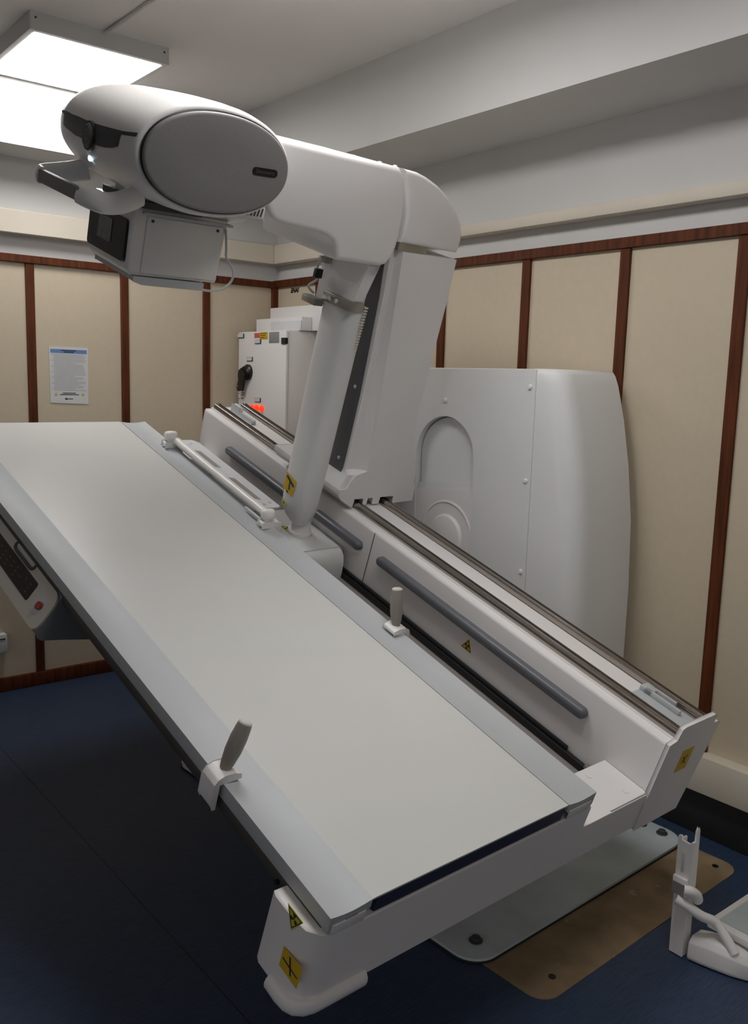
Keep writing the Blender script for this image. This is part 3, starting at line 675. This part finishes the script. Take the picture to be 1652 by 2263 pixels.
b = B(); lathe(b, p0 - WV * .004, p0 - WV * .008, [(0, .030), (.004, .028)], 36); obj('round_emblem', b, 'emblem', hd, label='round grey emblem')
def FM(x, y, h): return p0 - WV * (.0085 + h) - LV * x + NV * y
b = B()
for k in range(2):
    cx = -.007 + k * .014
    tube(b, [FM(cx + .008 * math.cos(a), .001 + .011 * math.sin(a), 0) for a in [math.radians(60 + 34 * i) for i in range(10)]], .0011, 6)
tube(b, [FM(.0245 * math.cos(a), .0245 * math.sin(a), 0) for a in [math.radians(20 * i) for i in range(19)]], .001, 6)
obj('emblem_script', b, 'silver', hd)
b = B(); p1 = hpt(2.785, math.radians(204), .0); rings = []
lathe(b, p1 + WV * .002, p1 - WV * .005, [(0, .010), (.003, .010), (.006, .006)], 16, sx=1.2, sy=.8); obj('indicator_light', b, 'bluelamp', hd)
# --- yoke handle in front of the head
b = B(); box(b, TM, (.918, .936), (2.655, 2.925), (1.134, 1.168)); hb = part('grip_handle', b, 'grey', bevel=.004, label='grey bar handle with white brackets')
b = B(); tube(b, [TM(.925, 2.665, 1.152), TM(.935, 2.625, 1.150), TM(.965, 2.60, 1.148), TM(1.01, 2.60, 1.158), TM(1.06, 2.62, 1.18)], lambda t: .020 + .006 * t, 14, sx=.5, sy=1.15, ref=LV); obj('handle_bracket', b, 'head', hb, smooth=70)
b = B(); tube(b, [TM(.925, 2.915, 1.152), TM(.935, 2.95, 1.152), TM(.965, 2.965, 1.156), TM(1.01, 2.955, 1.168), TM(1.06, 2.94, 1.185)], lambda t: .020 + .006 * t, 14, sx=.55, sy=1.1, ref=LV); obj('handle_bracket', b, 'head', hb, smooth=70)
# --- collimator below the head
CL0, CL1 = 2.69, 2.925
b = B(); rings = []
for (l, ins_) in ((CL0 - .006, .006), (CL0, 0), (CL1, 0), (CL1 + .006, .006)):
    rings.append([TM(w, l, n_) for w, n_ in [(1.079 + ins_, 1.142), (1.077 + ins_, 1.10), (1.079 + ins_, 1.0), (1.082 + ins_, .978), (1.094 + ins_, .966), (1.354 - ins_, .968), (1.362 - ins_, 1.140)]])
loft(b, rings); clm = part('collimator', b, 'head', bevel=.003, smooth=40)
b = B(); box(b, TM, (1.12, 1.350), (CL0 - .009, CL0 - .0065), (.975, 1.122)); obj('side_cover', b, 'head', clm, bevel=.001)
b = B(); prism(b, PX(TM), rrect(2.695, 2.922, .998, 1.103, .008), 1.070, 1.0775); obj('screen_bezel', b, 'black', clm, bevel=.002)
b = B(); box(b, TM, (1.0685, 1.0705), (2.775, 2.858), (1.028, 1.088)); obj('touch_screen', b, 'screen', clm)
b = B(); box(b, TM, (1.105, 1.372), (CL0 - .018, CL1), (1.126, 1.133)); obj('accessory_rail', b, 'alu', clm, bevel=.001)
b = B(); box(b, TM, (1.09, 1.27), (CL0 - .022, CL1 - .02), (1.142, 1.158)); obj('dark_slot', b, 'dgrey', clm)
b = B(); prism(b, PY(TM), [(1.10, .952), (1.125, .945), (1.30, .945), (1.31, .952), (1.31, .965), (1.10, .965)], CL0 - .014, CL1); obj('lower_rail', b, 'alu', clm, bevel=.001)
for (w, n_) in ((1.135, 1.112), (1.330, 1.112)):
    b = B(); cyl(b, TM(w, CL0 - .009, n_), TM(w, CL0 - .012, n_), .004, 10); obj('screw', b, 'dgrey', clm)
b = B(); tube(b, [TM(1.355, CL0 - .008, 1.12), TM(1.362, CL0 - .016, 1.07), TM(1.366, CL0 - .018, 1.045), TM(1.392, CL0 - .02, 1.015), TM(1.395, CL0 - .02, .985), TM(1.372, CL0 - .02, .958), TM(1.335, CL0 - .015, .947), TM(1.30, CL0 - .01, .948)], .0035, 8); obj('cable_loop', b, 'clear', clm)
# --- control console under the near edge
KL0, KL1 = 2.482, 3.25
b = B(); prism(b, PY(TM), [(.922, .122), (.912, .103), (.868, .033), (.860, .018), (.862, .002), (.875, -.008), (.939, -.018), (1.037, -.036), (1.06, -.03), (1.06, .084), (.999, .0975), (.94, .0975), (.935, .122)], KL0, KL1)
for f in b.faces: pass
con = part('control_console', b, ['consoledark'], bevel=.002)
FK = lambda s, l, h: TM(.864 + .5333 * s - .846 * h, l, .027 + .846 * s + .5333 * h)
b = B(); prism(b, FK, rrect(-.012, .104, KL0 + .004, KL1 - .004, .03, 6), -.001, .007); fc = obj('console_face', b, 'console', con, bevel=.003, smooth=45)
b = B(); prism(b, FK, rrect(.022, .079, 2.600, 3.2, .008), .0068, .0082); obj('keypad', b, 'black', con, bevel=.0008)
b = B()
for i in range(16):
    for j in range(3):
        if random.random() < .75:
            s = .034 + j * .013; l_ = 2.625 + i * .034; prism(b, FK, [(s, l_), (s + .003, l_), (s + .003, l_ + .008 + random.random() * .006), (s, l_ + .01)], .0082, .0084)
obj('keypad_print', b, 'badge', con, kind='stuff')
b = B(); prism(b, FK, ell(.047, 2.54, .026, .030, 28), .0066, .0078); obj('button_collar', b, 'alu', con)
b = B(); lathe(b, FK(.046, 2.53, .0075), FK(.046, 2.53, .02), [(0, .009), (.005, .012), (.011, .012), (.0135, .007)], 20); obj('stop_button', b, 'red', con, label='red stop button')
b = B(); tube(b, [FK(.108, 2.665, .006), FK(.098, 2.665, .008), FK(.090, 2.675, .009), FK(.089, 2.70, .010), FK(.089, 2.77, .010), FK(.090, 2.80, .009), FK(.098, 2.812, .008), FK(.108, 2.812, .006)], .005, 8); obj('pull_handle', b, 'dgrey', con)

# ================================================================== LOOSE ACCESSORIES
def hand_grip(w, l, lean, label, side):
    t = thing('hand_grip', label, 'hand grip', TM(w, l, .169), 'hand grips clamped on the side rails')
    base = TM(w, l, .178); d = lean.normalized(); top = base + d * .118
    b = B(); lathe(b, base + d * .004, top, [(0, .010), (.004, .012), (.018, .0150), (.045, .0185), (.075, .0188), (.100, .0168), (.109, .0152)], 28); obj('grip', b, 'grip', t, smooth=60)
    b = B(); lathe(b, base + d * .1131, base + d * .119, [(0, .0152), (.003, .0148), (.005, .011)], 28); obj('grip_cap', b, 'griptop', t, smooth=60)
    b = B(); s = side        # clamp wraps over the outer lip of the rail
    P = lambda u, v, h: TM(w + s * u, l + h, v)
    pr = [(-.028, .1715), (-.026, .181), (-.010, .187), (.012, .187), (.026, .181), (.034, .168), (.034, .118), (.028, .105), (.0235, .105), (.0235, .169), (.0, .171)]
    prism(b, P, pr, -.026, .026); obj('clamp', b, 'head', t, bevel=.004, seg=3)
    return t
hand_grip(1.7065, 1.985, V3((0, 0, 1)), 'upright beige hand grip clamped on the far side rail of the table', 1)
hand_grip(.9305, 1.648, TM(.036, .009, .104), 'leaning dark hand grip clamped on the near side rail of the table', -1)
# shoulder bar clamped along the far rail
t = thing('accessory_bar', 'long white bar with clamps and slotted plate on the far side rail', 'table accessory', TM(1.70, 3.0, .172))
b = B(); tube(b, [TM(1.713, 3.40, .200), TM(1.715, 3.2, .197), TM(1.715, 2.95, .197), TM(1.712, 2.70, .200)], .0145, 14, sx=1.1, sy=.95, ref=WV); obj('bar', b, 'head', t, smooth=60)
b = B(); cyl(b, TM(1.690, 2.80, .180), TM(1.690, 2.66, .180), .005, 12); obj('locking_rod', b, 'paper', t)
b = B(); pl = [(1.735, 2.80), (1.835, 2.80), (1.842, 2.81), (1.842, 3.41), (1.825, 3.44), (1.735, 3.44)]
prism(b, PZ(TM), pl, .166, .170); pt_ = obj('slotted_plate', b, 'paper', t, bevel=.001)
for (l0, l1) in ((3.17, 3.335), (2.88, 3.07)):
    b = B(); prism(b, PZ(TM), [(1.775, l0), (1.800, l0 - .012), (1.800, l1 - .012), (1.775, l1)], .1701, .1708); obj('slot', b, 'deck', pt_)
for (w, l_) in ((1.80, 3.40), (1.78, 3.39), (1.82, 2.84), (1.79, 2.83), (1.765, 2.835)):
    b = B(); cyl(b, TM(w, l_, .170), TM(w, l_, .1712), .006, 10); obj('plate_screw', b, 'alu', pt_)
for l_ in (3.385, 2.672):
    p = TM(1.700, l_, .186)
    b = B(); lathe(b, p, p + V3((0, 0, .06)), [(0, .014), (.008, .016), (.010, .021), (.016, .025), (.034, .026), (.042, .020), (.044, .010)], 24); obj('knob', b, 'head', t, smooth=60)
    b = B(); prism(b, lambda u, v, h: TM(1.70 + u, l_ + h, v), [(-.03, .1715), (-.028, .187), (.0, .189), (.045, .184), (.045, .128), (.038, .125), (.030, .130), (.030, .1712)], -.017, .017); obj('clamp', b, 'head', t, bevel=.004)
b = B(); box(b, TM, (1.722, 1.76), (2.81, 3.42), (.170, .184)); obj('spacer', b, 'head', t, bevel=.003)
# foot support standing on the floor at the right
t = thing('footrest', 'white foot support with upright post standing on the blue floor at right', 'footrest', (2.2, 1.05, 0))
def FP(u, v, z):   # local frame of the post: u to the right in plan, v away
    r = V3((.511, -.860, 0)); q = V3((.860, .511, 0)); return V3((2.030, 1.150, 0)) + r * u + q * v + V3((0, 0, z))
b = B()
X_, Y_ = 2.026, 1.140
prism(b, lambda y, z, x: TW(x, y, z), [(Y_, .005), (Y_ + .037, .005), (Y_ + .037, .334), (Y_ + .030, .336), (Y_ + .028, .324), (Y_ + .004, .322), (Y_, .326)], X_, X_ + .006)
prism(b, lambda x, z, y: TW(x, y, z), [(X_ + .006, .005), (X_ + .034, .005), (X_ + .034, .17), (X_ + .038, .20), (X_ + .038, .352), (X_ + .034, .360), (X_ + .028, .352), (X_ + .026, .322), (X_ + .006, .322)], Y_, Y_ + .006)
box(b, TW, (X_ + .006, X_ + .034), (Y_ + .031, Y_ + .037), (.005, .325))
post = obj('post', b, 'head', t, bevel=.0015)
b = B(); box(b, TW, (X_ - .004, X_ - .0002), (Y_ + .014, Y_ + .021), (.24, .30)); obj('slot_pin', b, 'griptop', t, bevel=.0015)
b = B(); box(b, TW, (X_ - .012, X_ - .0002), (Y_ - .002, Y_ + .039), (.176, .228)); lk = obj('latch', b, 'head', t, bevel=.004)
b = B(); box(b, TW, (X_ - .0135, X_ - .0122), (Y_ + .002, Y_ + .036), (.179, .212)); obj('latch_face', b, 'grey', lk)
b = B(); tube(b, [FP(-.002, -.018, .20), FP(.016, -.016, .198), FP(.030, -.006, .185), FP(.034, .008, .165)], .013, 12, sx=1, sy=1.1); obj('latch_lever', b, 'head', t, smooth=60)
b = B(); tube(b, [FP(-.02, -.012, .168), FP(.01, -.014, .155), FP(.045, -.012, .135), (2.075, 1.08, .115), (2.075, 1.045, .085), (2.072, 1.02, .06)], .013, 12); obj('lever_arm', b, 'head', t, smooth=60)
b = B(); rings = []
for (y, x0, x1, z1) in ((1.128, 2.032, 2.10, .066), (1.10, 2.036, 2.11, .070), (1.06, 2.046, 2.125, .070), (1.02, 2.058, 2.15, .066), (.985, 2.075, 2.20, .060), (.95, 2.12, 2.26, .058), (.86, 2.13, 2.27, .058), (.70, 2.13, 2.27, .058)):
    cx, hw = (x0 + x1) / 2, (x1 - x0) / 2
    rings.append([V3((x, y, z)) for x, z in [(cx - hw, .003), (cx - hw - .004, .012), (cx - hw, z1 - .016), (cx - hw + .014, z1), (cx + hw - .01, z1), (cx + hw, z1 - .01), (cx + hw, .003)]])
loft(b, rings); obj('foot_arm', b, 'head', t, bevel=.003, smooth=60)
b = B(); box(b, TW, (2.10, 2.64), (.62, 1.118), (.074, .094)); obj('platform_rim', b, 'head', t, bevel=.004)
b = B(); box(b, TW, (2.125, 2.615), (.64, 1.098), (.0942, .0965)); obj('platform_mat', b, 'plate', t)
for (x, y) in ((2.62, 1.09), (2.62, .66), (2.3, .66)):
    b = B(); cyl(b, V3((x, y, 0)), V3((x, y, .073)), .014, 14); obj('foot', b, 'grey', t)
